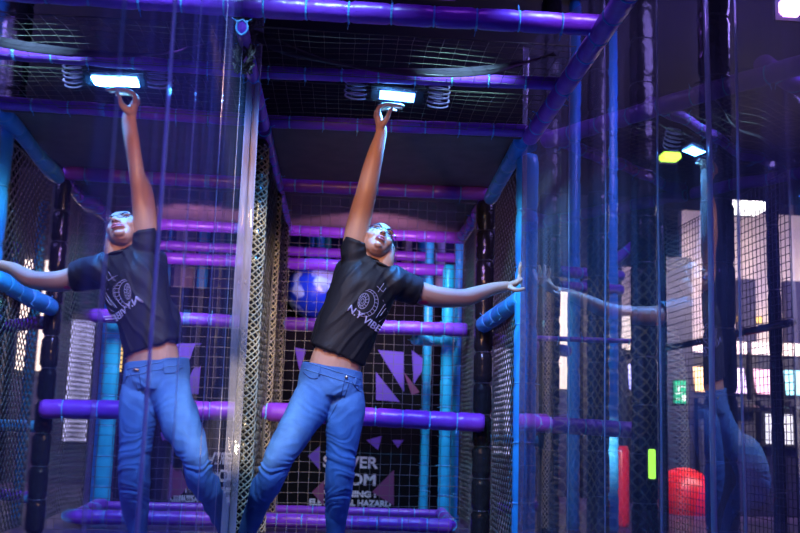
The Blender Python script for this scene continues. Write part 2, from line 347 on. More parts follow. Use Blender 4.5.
net('square mesh safety net hanging behind the person, across the cell', (XL+.03, 5.62, .02), (1,0,0), (0,0,1), XR-XL-.10, ZT-.06, .062, .0019, M_ROPEL)
net('knotted black net along the left side of the cell, nearer bay', (XL-.005, 4.62, .02), (0,1,0), (0,0,1), .88, ZT-.06, .055, .0062, M_ROPE, diag=True, wob=.016)
net('knotted black net along the left side of the cell, farther bay', (XL-.005, 5.64, .02), (0,1,0), (0,0,1), .76, ZT-.06, .055, .0062, M_ROPE, diag=True, wob=.016)
net('black diamond net on the right side, between the blue and black posts', (XR+.03, 4.78, .05), (0,1,0), (0,0,1), .70, ZT-.1, .045, .0042, M_ROPE, diag=True)
net('black diamond net on the right side, behind the black post', (XR+.02, 5.65, .05), (0,1,0), (0,0,1), 1.2, ZT-.1, .045, .0036, M_ROPE, diag=True)
net('dark overhead net above the glowing lamp, nearer bay', (XL+.02, 3.38, ZT+.04), (1,0,0), (0,1,0), XR-XL-.04, .44, .06, .0014, M_ROPE, sag=-.02)
net('dark overhead net beside the glowing lamp, farther bay', (XL+.02, 3.92, ZT+.04), (1,0,0), (0,1,0), XR-XL-.04, .52, .06, .0014, M_ROPE, sag=-.02)
# gathered net bundles at the left post
def bundle(p0, p1, r, label):
    bm = bmesh.new(); p0, p1 = Vector(p0), Vector(p1); n = 26
    for k in range(16):
        ph = random.uniform(0, 6.28); tw = random.uniform(-14, 14); rr = r*random.uniform(.55, 1)
        pts = [p0.lerp(p1, i/n) + Vector((math.cos(ph+tw*i/n), math.sin(ph+tw*i/n), 0))*rr*(1+.25*math.sin(i*2.1+k)) for i in range(n+1)]
        tube(bm, [p-p0 for p in pts], .0036, 5)
    o = obj('gathered_net', bm, M_ROPE); o.location = p0; tag(o, label, 'netting')
def wrap(x, y, r, label, turns):
    bm = bmesh.new(); H_ = ZT-.12; n = int(turns*14)
    for sg in (-1, 1):
        for k in range(8):
            ph = k*2*math.pi/8
            pts = []
            for i in range(n+1):
                s_ = i/n; a = ph+sg*turns*2*math.pi*s_; rr = r*(1+.10*noise.noise(Vector((a, s_*20, k))))+(.003 if sg > 0 else 0)
                pts.append((rr*math.cos(a), rr*math.sin(a), H_*s_+.012*noise.noise(Vector((s_*30, k, sg)))))
            tube(bm, pts, .0038, 5)
    o = obj('wrapped_net', bm, mat('tan_rope', (.30, .25, .15), .32, bump=.5, bscale=300)); o.location = (x, y, .04); tag(o, label, 'netting')
wrap(XL-.02, 4.55, .046, 'open net sleeve lit gold, wound round the post at the left screen edge', 8)
wrap(XL-.02, 5.56, .051, 'open net sleeve wound round the second left post', 7)
wrap(XL-.02, 6.45, .051, 'open net sleeve wound round the farthest left post', 7)
bundle((XL+.02, 3.42, ZT-.13), (XL+.02, 3.42, ZT+.12), .03, 'small gathered net lit gold at the top left roof corner')
# sagging smoky sheet strip under the roof
bm = bmesh.new(); rows = []
TP = spl([(J(x, y, 3.6),) for x, y in ((250, 30), (285, 47), (330, 60), (380, 68), (430, 71), (480, 69), (520, 62), (556, 52))], 5)
for i, (p,) in enumerate(TP):
    rows.append([bm.verts.new(p + Vector((0, .012*q+.01*math.sin(i*.5+q), (q-1.5)*.015*(1+.4*math.sin(i*.35))))) for q in range(4)])
for a, b in zip(rows, rows[1:]):
    for q in range(3): bm.faces.new((a[q], b[q], b[q+1], a[q+1]))
o = obj('roof_tarp', bm, mat('smoky_sheet', (.045, .035, .05), .35, bump=.4, bscale=15), None, True); tag(o, 'smoky grey sheet strip sagging under the roof between the front crossbars', 'sheet')
o.modifiers.new('s', 'SOLIDIFY').thickness = .002

# ------------------------------------------------------------------ LED lamp
LC = J(397, 97, 4.02)
lamp = thing('led_floodlight', 'rectangular black floodlight glowing blue-white above the raised hand', 'lamp', LC)
lamp.rotation_euler = Euler((R(-11), R(3), 0))
bm = bmesh.new(); box(bm, (0, 0, .022), (.25, .13, .03), bev=.006)
for k in range(11): box(bm, (-.1+k*.02, 0, .045), (.004, .12, .025))
obj('housing', bm, M_METAL, lamp)
bm = bmesh.new(); box(bm, (0, 0, .004), (.162, .068, .006)); obj('light_panel', bm, mat('led_glow', (.3, .5, 1), .5, em=(.10, .30, 1), ems=14), lamp)
al = area('led_light', (0, 0, -.004), (0, 0, -1), .16, 60, (.04, .30, 1), .08, 150); al.parent = lamp; al.rotation_euler = (R(5), 0, 0)
bm = bmesh.new()
for k in range(12):
    box(bm, (-.0825+k*.015, 0, .0), (.0012, .085, .003))
obj('lens_grid', bm, mat('lens_rib', (.5, .6, .9), .3), lamp)
bm = bmesh.new()
for sx in (-1, 1):
    box(bm, (sx*.128, 0, .05), (.006, .03, .10))
box(bm, (0, 0, .10), (.262, .03, .006)); obj('bracket', bm, M_METAL, lamp)
M_CABLE = mat('grey_cable', (.30, .22, .42), .3)
for sx in (-1, 1):
    for k in range(5):
        bm = bmesh.new(); r0 = .034+.004*(k % 2)
        pts = [(sx*(.135+.055+ (r0+.018)*math.cos(a)), -.02+.01*k, .055-.018*k + r0*.5*math.sin(a)+.012) for a in [R(-150+q*17) for q in range(18)]]
        tube(bm, pts, .0042, 7); obj('cable_loop', bm, M_CABLE, lamp)

# ------------------------------------------------------------------ person
def cam2w(r, u, t): return RGT*r + UP*u - FWD*t       # right, up, towards the camera
TL = R(23)
AX = cam2w(math.sin(TL), math.cos(TL), 0)              # torso axis (leans to the right)
SD = cam2w(math.cos(TL), -math.sin(TL), -.25).normalized()   # her left, across the chest
person = thing('person', 'person in black printed t-shirt and blue jeans stretching one hand to the lamp', 'person', (J(300, 560, 4.05).x, J(300, 560, 4.05).y, 0))
PL = person.location.copy()
def pj(px, py, Z): return J(px, py, Z) - PL
Zb = 4.08
bm = bmesh.new()
# torso
limb(bm, [(pj(331, 385, Zb), .12, .72), (pj(336, 364, Zb), .118, .70), (pj(345, 340, Zb), .112, .72), (pj(356, 310, Zb), .125, .72), (pj(368, 285, Zb), .13, .66), (pj(376, 270, Zb), .10, .62)], 28, SD)
# shoulders
limb(bm, [(pj(354, 256, Zb), .055), (pj(372, 268, Zb), .062), (pj(397, 282, Zb), .055)], 20)
# neck
limb(bm, [(pj(380, 275, Zb), .055), (pj(384, 262, 4.07), .046), (pj(385, 250, 4.10), .048)], 20)
# raised arm
limb(bm, [(pj(353, 258, Zb), .055), (pj(356, 236, 4.05), .056), (pj(362, 210, 4.03), .052), (pj(367, 190, 4.0), .047), (pj(371, 172, 3.99), .044), (pj(376, 152, 3.98), .036), (pj(381, 134, 3.98), .0265, .8), (pj(381, 128, 3.98), .026, .75)], 22, RGT)
# outstretched arm
limb(bm, [(pj(397, 282, Zb), .055), (pj(418, 292, 4.15), .053), (pj(438, 297, 4.22), .050), (pj(461, 298, 4.30), .043), (pj(475, 295, 4.34), .041), (pj(492, 289, 4.42), .032), (pj(508, 286, 4.48), .025, .75)], 22, UP)
# raised hand: palm + fingers
def cap(keys, n=14): limb(bm, keys, n, sub=4)
limb(bm, [(pj(381, 129, 3.98), .026, .72), (pj(379, 120, 3.975), .036, .55), (pj(377.5, 113.5, 3.97), .038, .45)], 18, FWD*1.0+UP*.15)
for i in range(4):
    dz = -.038+.0245*i; e = [0, -1.0, -.3, 1.2][i]; tl = [24, 26.5, 25, 20][i]; r_ = [.0078, .0082, .008, .007][i]
    kx, ky = 377 - .5*i, 113+1.2*i
    cap([(pj(kx, ky, 3.972+dz), .0105), (pj(kx+1.8, ky-5.5-e*.3, 3.972+dz), .0095), (pj(kx+8, ky-8.5+e*.5, 3.972+dz*1.02), .0090), (pj(kx+tl*.68, ky-8.5+e*.8, 3.972+dz*1.0), r_+.0005), (pj(kx+tl, ky-7.0+e, 3.972+dz*.95), r_)])
cap([(pj(382, 125, 3.955), .014), (pj(387, 118.5, 3.94), .012), (pj(389.5, 112, 3.94), .0095), (pj(392, 108.5, 3.945), .0085)])
# outstretched hand, palm on the screen, fingers up
limb(bm, [(pj(508, 286, 4.48), .026, .7), (pj(514, 284, 4.50), .036, .5), (pj(518.5, 281, 4.515), .037, .4)], 18, FWD)
for i in range(4):
    dz = -.034+.0225*i; tl = [15, 18, 17, 12][i]
    cap([(pj(518, 281, 4.515+dz), .0105), (pj(519.5, 275, 4.53+dz), .0092), (pj(519.8, 281-tl*.75, 4.53+dz*1.25), .0085), (pj(520.6, 281-tl, 4.53+dz*1.4), .0075)])
cap([(pj(511, 288, 4.455), .014), (pj(516, 290, 4.44), .0115), (pj(521, 289.5, 4.445), .0095), (pj(524, 288.5, 4.45), .008)])
# head
hn = cam2w(.36, .62, .70).normalized()
ht = cam2w(.13, .62, -.72); hu = (ht - hn*ht.dot(hn)).normalized(); hx = hu.cross(-hn) * 1.0
if hx.dot(RGT) < 0: hx = -hx
HC = pj(376.5, 245, 4.07)
HM = Matrix((hx, -hn, hu)).transposed()          # local: x her left, -y face, z crown
def H(x, y, z): return HC + HM @ Vector((x, y, z))
ball(bm, H(0, .02, .035), (.072, .092, .080), HM, 32)
ball(bm, H(0, -.020, .000), (.063, .066, .078), HM, 32)
L = spl([(H(0, -.022, -.010), .061, 1.02), (H(0, -.026, -.040), .056, 1.0), (H(0, -.036, -.068), .043, .92), (H(0, -.046, -.086), .027, .85), (H(0, -.050, -.097), .012, .8)], 5); tube(bm, [l[0] for l in L], [l[1] for l in L], 28, [l[2] for l in L], hx)
ball(bm, H(0, -.066, -.088), (.018, .014, .012), HM)
for s in (-1, 1):
    ball(bm, H(s*.034, -.052, -.020), (.026, .024, .026), HM)
    ball(bm, H(s*.026, -.072, .032), (.024, .012, .007), HM)
    ball(bm, H(s*.069, .012, -.010), (.008, .018, .030), HM)
    ball(bm, H(s*.0095, -.092, -.029), (.0075, .008, .006), HM)
ball(bm, H(0, -.054, .05), (.048, .028, .040), HM)
limb(bm, [(H(0, -.078, .022), .007), (H(0, -.088, .0), .008), (H(0, -.100, -.024), .0100)], 14)
ball(bm, H(0, -.074, -.052), (.022, .014, .013), HM)
limb(bm, [(H(0, .03, -.04), .048), (pj(384, 262, 4.08), .045)], 18)
M_SKIN = mat('skin', (.50, .28, .19), .42, bump=.04, bscale=90)
M_SKIN.node_tree.nodes['Principled BSDF'].inputs['Subsurface Weight'].default_value = .08
M_SKIN.node_tree.nodes['Principled BSDF'].inputs['Subsurface Radius'].default_value = (.02, .008, .005)
body_me = remesh(bm, 'body', .0034, 3)
body = link('body', body_me, M_SKIN, person, True)
# face parts
M_LIP = mat('lips', (.45, .12, .14), .35)
bm = bmesh.new()
limb(bm, [(H(-.021, -.080, -.056), .0025), (H(-.010, -.089, -.0505), .0040), (H(0, -.090, -.0525), .0048), (H(.010, -.089, -.0505), .0040), (H(.021, -.080, -.056), .0025)], 8)
limb(bm, [(H(-.019, -.080, -.060), .0025), (H(-.008, -.087, -.066), .0042), (H(.008, -.087, -.066), .0042), (H(.019, -.080, -.060), .0025)], 8)
obj('lips', bm, M_LIP, person, True)
bm = bmesh.new(); ball(bm, H(0, -.0845, -.0585), (.016, .006, .004), HM, 12); obj('open_mouth', bm, mat('mouth_dark', (.03, .005, .01), .5), person, True)
bm = bmesh.new()
for s in (-1, 1): ball(bm, H(s*.0062, -.098, -.0335), (.0038, .005, .003), HM, 10)
obj('nostrils', bm, MT['mouth_dark'], person, True)
for s in (-1, 1):
    bm = bmesh.new(); ball(bm, H(s*.030, -.066, .008), (.0145, .0125, .009), HM, 20); e = obj('eye', bm, mat('eye_white', (.8, .8, .82), .2), person, True)
    bm = bmesh.new(); ball(bm, H(s*.030, -.0765, .010), (.0062, .0034, .0062), HM, 14); obj('iris', bm, mat('iris_dark', (.03, .015, .01), .15), e, True)
    bm = bmesh.new(); limb(bm, [(H(s*.014, -.083, .031), .0025), (H(s*.030, -.087, .037), .0034), (H(s*.047, -.074, .032), .002)], 8); obj('eyebrow', bm, mat('brow_hair', (.02, .012, .01), .7), person, True)
    bm = bmesh.new(); limb(bm, [(H(s*.016, -.079, .012), .0012), (H(s*.030, -.084, .0175), .002), (H(s*.045, -.073, .012), .0015)], 8); obj('eyelashes', bm, MT['brow_hair'], person, True)
# glasses
bm = bmesh.new()
for s in (-1, 1):
    ring = [H(s*(.031+.024*math.cos(a)), -.094+.012*abs(math.cos(a))*(1 if math.cos(a) > 0 else .1), .006+.019*math.sin(a)) for a in [k*math.pi/12 for k in range(25)]]
    tube(bm, ring, .0012, 6, cap=False)
    tube(bm, [H(s*.055, -.083, .012), H(s*.072, -.06, .012), H(s*.078, .0, .008), H(s*.076, .022, -.004)], .0016, 6)
tube(bm, [H(-.008, -.095, .009), H(0, -.098, .012), H(.008, -.095, .009)], .0015, 6)
obj('glasses_frame', bm, mat('glasses_frame', (.05, .06, .10), .2, metal=.5), person)
# hair
bm = bmesh.new()
vv = ball(bm, H(0, .032, .040), (.083, .094, .086), HM, 36)
for v in vv:
    l = HM.transposed() @ (v.co - HC)
    lim = -.040 + .5*max(0, .055-l.z)
    if l.y < lim: l.y = lim + (l.y-lim)*.15
    v.co = HC + HM @ l
    g_ = noise.noise(Vector((l.x*60, l.y*8, l.z*60)))*.003; v.co += (v.co-HC).normalized()*g_
limb(bm, [(H(0, .105, .02), .028), (H(0, .135, .0), .034), (pj(376, 262, 4.24), .036, .8), (pj(368, 285, 4.22), .034, .7), (pj(362, 305, 4.2), .018, .6)], 16)
hair = link('hair', remesh(bm, 'hair', .005, 2, lambda c, n: noise.noise(Vector((c.x*130, c.y*130, c.z*25)))*.0025), mat('dark_hair', (.015, .009, .008), .35, bump=.6, bscale=120, bstretch=(1, 1, .15)), person, True)

# t-shirt
bm = bmesh.new()
hem0 = AX
limb_keys = [(pj(337.5, 355, Zb), .134, .74), (pj(343, 342, Zb), .134, .76), (pj(350, 322, Zb), .140, .76), (pj(359, 300, Zb), .146, .74), (pj(367, 283, Zb), .148, .70), (pj(374, 270, Zb), .128, .62)]
L = spl(limb_keys, 6); tube(bm, [l[0] for l in L], [l[1] for l in L], 36, [l[2] for l in L], SD)
limb(bm, [(pj(357, 262, Zb), .068), (pj(373, 270, Zb), .070, .95), (pj(394, 283, Zb), .066)], 22)
L = spl([(pj(358, 268, Zb), .075), (pj(356, 252, 4.07), .072), (pj(357, 243, 4.06), .0655), (pj(358.5, 238, 4.05), .064)], 5); tube(bm, [l[0] for l in L], [l[1] for l in L], 24)
L = spl([(pj(390, 280, Zb), .072), (pj(403, 286, 4.12), .073), (pj(417, 291.5, 4.15), .068)], 5); tube(bm, [l[0] for l in L], [l[1] for l in L], 24)
L = spl([(pj(376, 274, Zb), .075), (pj(380.5, 266.5, 4.075), .066)], 4); tube(bm, [l[0] for l in L], [l[1] for l in L], 24)
ball(bm, pj(378, 272, 4.085), .068); ball(bm, pj(369, 267, 4.06), .062)
# loose lower left back of the shirt
limb(bm, [(pj(345, 268, 4.12), .045), (pj(336, 300, 4.12), .05, .8), (pj(327, 325, 4.12), .055, .8), (pj(321, 343, 4.12), .050, .8)], 18, SD)
def folds(c, n):
    q = Vector((c.dot(SD), c.dot(AX), c.dot(FWD)))
    a = noise.noise(Vector((q.x*13+q.y*4, q.y*2.4, q.z*8)))
    b = 1-abs(noise.noise(Vector((q.x*20-q.y*6, q.y*4.5, q.z*9+4))))*2
    return a*.008 + max(0, b-.2)*.006 - .002
shirt_me = remesh(bm, 't_shirt', .005, 4, folds)
M_SHIRT = mat('black_cotton', (.009, .009, .013), .6, bump=.25, bscale=260, spec=.35)
shirt = link('t_shirt', shirt_me, M_SHIRT, person, True)
bm = bmesh.new()
tube(bm, [pj(382, 266.5, 4.075)+ (SD*math.cos(a)+FWD*math.sin(a))*.060 for a in [k*math.pi/12 for k in range(25)]], .006, 8, cap=False)
obj('collar', bm, M_SHIRT, person, True)
# print on the shirt
bvh = BVHTree.FromPolygons([v.co.copy() for v in shirt_me.vertices], [tuple(p.vertices) for p in shirt_me.polygons])
def proj(px, py, lift=.002):
    d = J(px, py, 4) - CAM; d.normalize()
    h, nn, i, ds = bvh.ray_cast(CAM-PL, d)
    return (h - d*lift) if h is not None else pj(px, py, 3.97)
M_PRINT = mat('print_ink', (.42, .40, .62), .6)
def lines(name, plist, w_=.0013, m=None):
    bm = bmesh.new()
    for pl in plist: tube(bm, [proj(*p) for p in pl], w_, 4)
    return obj(name, bm, m or M_PRINT, shirt)
def ell(cx, cy, rx, ry, rot, a0=0, a1=360, n=22):
    c_, s_ = math.cos(R(rot)), math.sin(R(rot)); out = []
    for k in range(n+1):
        a = R(a0+(a1-a0)*k/n); x, y = rx*math.cos(a), ry*math.sin(a); out.append((cx+x*c_-y*s_, cy+x*s_+y*c_))
    return out
pl = [ell(362.5, 301, 1.6, 2.4, 20), ell(362.5, 301, 3.0, 4.6, 20), ell(363.5, 301, 5.2, 8, 20), ell(365, 302, 9.5, 11.5, 20, -110, 120), ell(366, 303, 12, 14, 20, -100, 110)]
for a in range(-100, 121, 17):
    c_ = ell(365, 302, 9.6, 11.6, 20, a, a+1, 1)[0]; d_ = ell(366, 303, 11.9, 13.9, 20, a, a+1, 1)[0]; pl.append([c_, d_])
for a in range(0, 360, 30):
    pl.append([ell(362.5, 301, 3.0, 4.6, 20, a, a+1, 1)[0], ell(363.5, 301, 5.2, 8, 20, a, a+1, 1)[0]])
pl += [[(376, 318), (385, 304), (388, 314), (379, 322)], [(380, 316), (386, 308)], [(383, 300), (388, 312)], [(378, 292), (384, 283)], [(377, 286), (383, 292), (386, 288)]]
lines('mandala_print', pl, .0011)
def word(s, x0, y0, x1, y1, h):
    me = text_mesh(s, 1.0, .02, .0); xs = [v.co.x for v in me.vertices]; ys = [v.co.y for v in me.vertices]
    a, b, lo, hi = min(xs), max(xs), min(ys), max(ys); dx, dy = x1-x0, y1-y0; ln = math.hypot(dx, dy)
    bm = bmesh.new(); bm.from_mesh(me); bpy.data.meshes.remove(me)
    bmesh.ops.subdivide_edges(bm, edges=[e for e in bm.edges if e.calc_length() > .15], cuts=2)
    for v in bm.verts:
        s_ = (v.co.x-a)/(b-a); t_ = (v.co.y-lo)/(hi-lo)*h
        v.co = proj(x0+dx*s_+dy/ln*t_, y0+dy*s_-dx/ln*t_, .003)
    o = obj('print_lettering', bm, M_PRINT, shirt); sm = o.modifiers.new('s', 'SOLIDIFY'); sm.thickness = .001
word('N.Y VIBE', 347, 310.5, 378, 333, 7.2)
# stamp on the arm
bvb = BVHTree.FromPolygons([v.co.copy() for v in body_me.vertices], [tuple(p.vertices) for p in body_me.polygons])
bm = bmesh.new(); rings = []
for q in range(5):
    rr = q/4; rg = []
    for k in range(20):
        a = k*math.pi/10; px, py = 423.5+rr*5.2*math.cos(a)+.5*math.sin(3*a)*rr, 302.6+rr*2.0*math.sin(a); d = (J(px, py, 4)-CAM).normalized()
        h = bvb.ray_cast(CAM-PL, d)[0]; rg.append(bm.verts.new((h if h is not None else pj(px, py, 4.15))-d*.0012))
    rings.append(rg)
for a, b in zip(rings, rings[1:]):
    for k in range(20): bm.faces.new((a[k], a[(k+1) % 20], b[(k+1) % 20], b[k]))
o = obj('arm_mark', bm, mat('red_ink', (.75, .02, .10), .5), person); o['label'] = 'red mark on the upper arm'

# jeans
bm = bmesh.new()
L = spl([(pj(333, 366.5, Zb), .141, .70), (pj(331.5, 376, Zb), .147, .72), (pj(330.5, 388, Zb), .151, .72), (pj(330, 396, Zb), .140, .74)], 6)
SJ = cam2w(math.cos(R(19)), -math.sin(R(19)), -.2).normalized()
tube(bm, [l[0] for l in L], [l[1] for l in L], 36, [l[2] for l in L], SJ)
limb(bm, [(pj(317, 391, 4.06), .090), (pj(308, 408, 4.03), .092), (pj(296, 428, 3.99), .082), (pj(284, 448, 3.95), .067), (pj(275, 465, 3.93), .060), (pj(265, 487, 3.95), .059), (pj(253.5, 515, 4.08), .049), (pj(242, 548, 4.18), .038)], 26, SJ)
limb(bm, [(pj(346, 393, 4.10), .084), (pj(346, 410, 4.08), .090), (pj(344, 432, 4.05), .080), (pj(341.5, 452, 4.03), .069), (pj(340, 470, 4.02), .062), (pj(338, 495, 4.05), .058), (pj(336, 522, 4.10), .048), (pj(334.5, 556, 4.15), .040)], 26, SJ)
KR, KL = pj(272, 470, 3.95), pj(340, 474, 4.03)
def jf(c, n):
    h = .0
    for K, k_ in ((KR, 0), (KL, 5)):
        d = (c-K).length
        if d < .26:
            q = Vector((c.x*5, c.y*5, c.z*34+k_)) + Vector((0, 0, 5*noise.noise(c*7)))
            h += .011*(1-d/.26)*max(-.2, 1-2.2*abs(noise.noise(q)))
    h += noise.noise(Vector((c.x*14, c.y*14, c.z*6)))*.005
    q = (c - pj(330, 402, 3.98)).length
    if q < .2: h += .007*(1-q/.2)*max(-.3, 1-2.4*abs(noise.noise(Vector((c.x*12, c.y*6, (c.z-.6*abs(c.x-pj(332, 402, 4).x))*28)))))
    return h - .003
jeans_me = remesh(bm, 'jeans', .0048, 3, jf)
M_DENIM = mat('blue_denim', (.035, .12, .34), .8, bump=.3, bscale=350, col2=(.065, .20, .48), nscale=7)
jeans = link('jeans', jeans_me, M_DENIM, person, True)
bj = BVHTree.FromPolygons([v.co.copy() for v in jeans_me.vertices], [tuple(p.vertices) for p in jeans_me.polygons])
def prj(px, py, lift=.002):
    d = (J(px, py, 4)-CAM).normalized(); h = bj.ray_cast(CAM-PL, d)[0]
    return (h-d*lift) if h is not None else None
def jl(name, pls, w_, m):
    bm = bmesh.new()
    for pl in pls:
        P = [prj(*p) for p in pl]; P = [p for p in P if p is not None]
        if len(P) > 1: tube(bm, P, w_, 5)
    return obj(name, bm, m, jeans, True)
def seg(a, b, n=10, bow=0): return [(a[0]+(b[0]-a[0])*k/n, a[1]+(b[1]-a[1])*k/n + bow*math.sin(math.pi*k/n)) for k in range(n+1)]
M_ST = mat('denim_seam', (.10, .26, .55), .8); M_DK = mat('dark_denim', (.02, .06, .20), .8)
for q_, sg_ in ((0, seg((302, 360.5), (362, 379.5), 16)), (1, seg((300, 367.5), (362, 386.5), 16))): jl('waistband_seam', [sg_], .0018, M_ST)
jl('fly_seam', [seg((345, 379), (340, 400), 8, 0), seg((350, 381), (344, 398), 8)], .0016, M_DK)
jl('front_pocket', [seg((303, 372), (318, 378), 8, 3), seg((352, 382), (362, 392), 8, 2)], .002, M_DK)
jl('inner_leg_seam', [seg((337, 404), (322, 432), 10), seg((322, 432), (296, 470), 10)], .0016, M_DK)
jl('belt_loop', [seg((320, 366), (319, 376), 4)], .004, M_DENIM); jl('belt_loop', [seg((356, 378), (355, 386), 4)], .004, M_DENIM)
b_ = prj(346.5, 377.5, .004); bm = bmesh.new(); ball(bm, b_ if b_ is not None else pj(346, 377, 3.96), (.008, .004, .008), None, 14); obj('button', bm, mat('brass', (.5, .4, .25), .3, metal=1), jeans, True)
# shoes
for (px, Z, tx) in ((241, 4.23, .05), (334, 4.17, -.1)):
    a = J(px, 552, Z); a.z = 0; d = cam2w(tx, 0, 1).normalized(); base = a - PL
    sh = bmesh.new(); limb(sh, [(base-d*.05+UP*.045, .038), (base+d*.03+UP*.045, .040), (base+d*.12+UP*.035, .036, .8), (base+d*.17+UP*.03, .028, .8)], 16, d.cross(UP))
    limb(sh, [(base-d*.02+UP*.05, .040), (base-d*.015+UP*.09, .042)], 16)
    s_ = obj('shoe', sh, mat('white_sneaker', (.6, .6, .62), .5), person, True)
    sh = bmesh.new(); limb(sh, [(base-d*.05+UP*.012, .042, .28), (base+d*.05+UP*.012, .044, .28), (base+d*.17+UP*.012, .034, .3)], 16, d.cross(UP)); obj('sole', sh, mat('sole_rubber', (.3, .3, .32), .6), s_, True)

# ------------------------------------------------------------------ clear screens
def screen_mat(name, boost, haze, tint=(.6, .62, .75), seed=0, tr=.95, lo=.25):
    m = bpy.data.materials.new(name); m.use_nodes = True; nt = m.node_tree; N = nt.nodes; Lk = nt.links; N.clear()
    out = N.new('ShaderNodeOutputMaterial'); tp = N.new('ShaderNodeBsdfTransparent'); tp.inputs[0].default_value = (tr*.95, tr*.96, tr, 1)
    gl = N.new('ShaderNodeBsdfGlossy'); gl.inputs['Roughness'].default_value = .012; gl.inputs[0].default_value = (.95, .95, 1, 1)
    fr = N.new('ShaderNodeFresnel'); fr.inputs[0].default_value = 1.55
    mu = N.new('ShaderNodeMath'); mu.operation = 'MULTIPLY'; mu.inputs[1].default_value = boost; mu.use_clamp = True
    Lk.new(fr.outputs[0], mu.inputs[0])
    mx = N.new('ShaderNodeMixShader'); Lk.new(mu.outputs[0], mx.inputs[0]); Lk.new(tp.outputs[0], mx.inputs[1]); Lk.new(gl.outputs[0], mx.inputs[2])
    tc = N.new('ShaderNodeTexCoord'); mp = N.new('ShaderNodeMapping'); mp.inputs['Scale'].default_value = (1, 9, .55); mp.inputs['Location'].default_value = (0, seed, 0)
    Lk.new(tc.outputs['Object'], mp.inputs[0])
    no = N.new('ShaderNodeTexNoise'); no.inputs['Scale'].default_value = 1.3; no.inputs['Detail'].default_value = 5; no.inputs['Roughness'].default_value = .65; Lk.new(mp.outputs[0], no.inputs['Vector'])
    rp = N.new('ShaderNodeValToRGB'); e = rp.color_ramp.elements; e[0].position = .45; e[0].color = (haze*lo,)*3+(1,); e[1].position = .78; e[1].color = (haze,)*3+(1,)  # streaky haze put into the sheet to carry glow and light streaks
    Lk.new(no.outputs['Fac'], rp.inputs[0])
    df = N.new('ShaderNodeBsdfDiffuse'); df.inputs[0].default_value = (*tint, 1); tl = N.new('ShaderNodeBsdfTranslucent'); tl.inputs[0].default_value = (*tint, 1)
    m2 = N.new('ShaderNodeMixShader'); m2.inputs[0].default_value = .5; Lk.new(df.outputs[0], m2.inputs[1]); Lk.new(tl.outputs[0], m2.inputs[2])
    m3 = N.new('ShaderNodeMixShader'); Lk.new(rp.outputs[0], m3.inputs[0]); Lk.new(mx.outputs[0], m3.inputs[1]); Lk.new(m2.outputs[0], m3.inputs[2])
    Lk.new(m3.outputs[0], out.inputs[0]); return m
def screen(label, p0, ang, length, z0, z1, amp, m, edge_m, crease_glint, side, hem_m=None):
    """p0: far edge foot; runs towards the camera side for `length`"""
    root = thing('clear_screen', label, 'clear screen', p0)
    root.rotation_euler = (0, 0, ang)                 # local -y runs towards the camera
    bm = bmesh.new(); ny = 160; nz = 14; g = []
    def X(y, z):
        return amp*(math.sin(y*7.0+1.3)+.6*math.sin(y*15.1+.4+z*.5)+.35*math.sin(y*31+z)) + amp*.8*math.sin(z*2.2+y*1.5)
    for j in range(ny+1):
        y = -length*j/ny; g.append([bm.verts.new((X(y, z0+(z1-z0)*k/nz), y, z0+(z1-z0)*k/nz)) for k in range(nz+1)])
    for a, b in zip(g, g[1:]):
        for k in range(nz): bm.faces.new((a[k], b[k], b[k+1], a[k+1]))
    obj('sheet', bm, m, root, True)
    for y, wd in crease_glint:
        bm = bmesh.new(); tube(bm, [(X(y, z), y+.004*math.sin(z*3+y*9), z) for z in [z0+(z1-z0)*k/30 for k in range(31)]], wd, 6, .25, (0, 1, 0)); obj('crease_glint', bm, edge_m, root, True)  # pale hazy strips put in as the light streaks along folds
    # hem strip at the far edge, turned towards the camera
    bm = bmesh.new(); zs = [z0+(z1-z0)*k/24 for k in range(25)]; row = []
    for z in zs:
        row.append([bm.verts.new((X(0, z)+side*q*.0105+.002*math.sin(z*4+q), .002*math.sin(z*9+q*2), z)) for q in range(4)])
    for a, b in zip(row, row[1:]):
        for q in range(3): bm.faces.new((a[q], a[q+1], b[q+1], b[q]))
    o = obj('hem', bm, hem_m or edge_m, root, True); o.modifiers.new('s', 'SOLIDIFY').thickness = .0015
    return root
M_SCL = screen_mat('clear_vinyl_left', 2.0, .30, seed=2)
M_SCR = screen_mat('clear_vinyl_right', 4.6, .26, seed=5)
M_CR = screen_mat('crease_glint_vinyl', 1.5, .8, (.85, .85, .95), 1, lo=.6)  # pale haze stands for highlights along the left folds
M_HEM = screen_mat('hem_vinyl', 1.2, .85, (.8, .78, .85), 3, lo=.22)
M_CR2 = screen_mat('glint_and_hem_vinyl', 1.5, .5, (.8, .82, .95), 8, lo=.6)  # pale haze for the right light streaks, shared with the hem
screen('tall clear reflective screen on the left, mirroring the person', (-.42, 3.80, 0), 0, 3.3, .02, 2.75, .00018, M_SCL, M_CR, [(-.45, .003), (-.90, .005), (-1.4, .004), (-1.76, .013), (-2.2, .006)], 1, M_HEM)
screen('tall clear reflective screen on the right, under the open hand', (.935, 4.60, 0), R(18.5), 4.2, .02, 2.75, .0005, M_SCR, M_CR2, [(-.457, .004), (-.747, .006), (-1.12, .007), (-1.42, .016), (-1.57, .007)], 1)

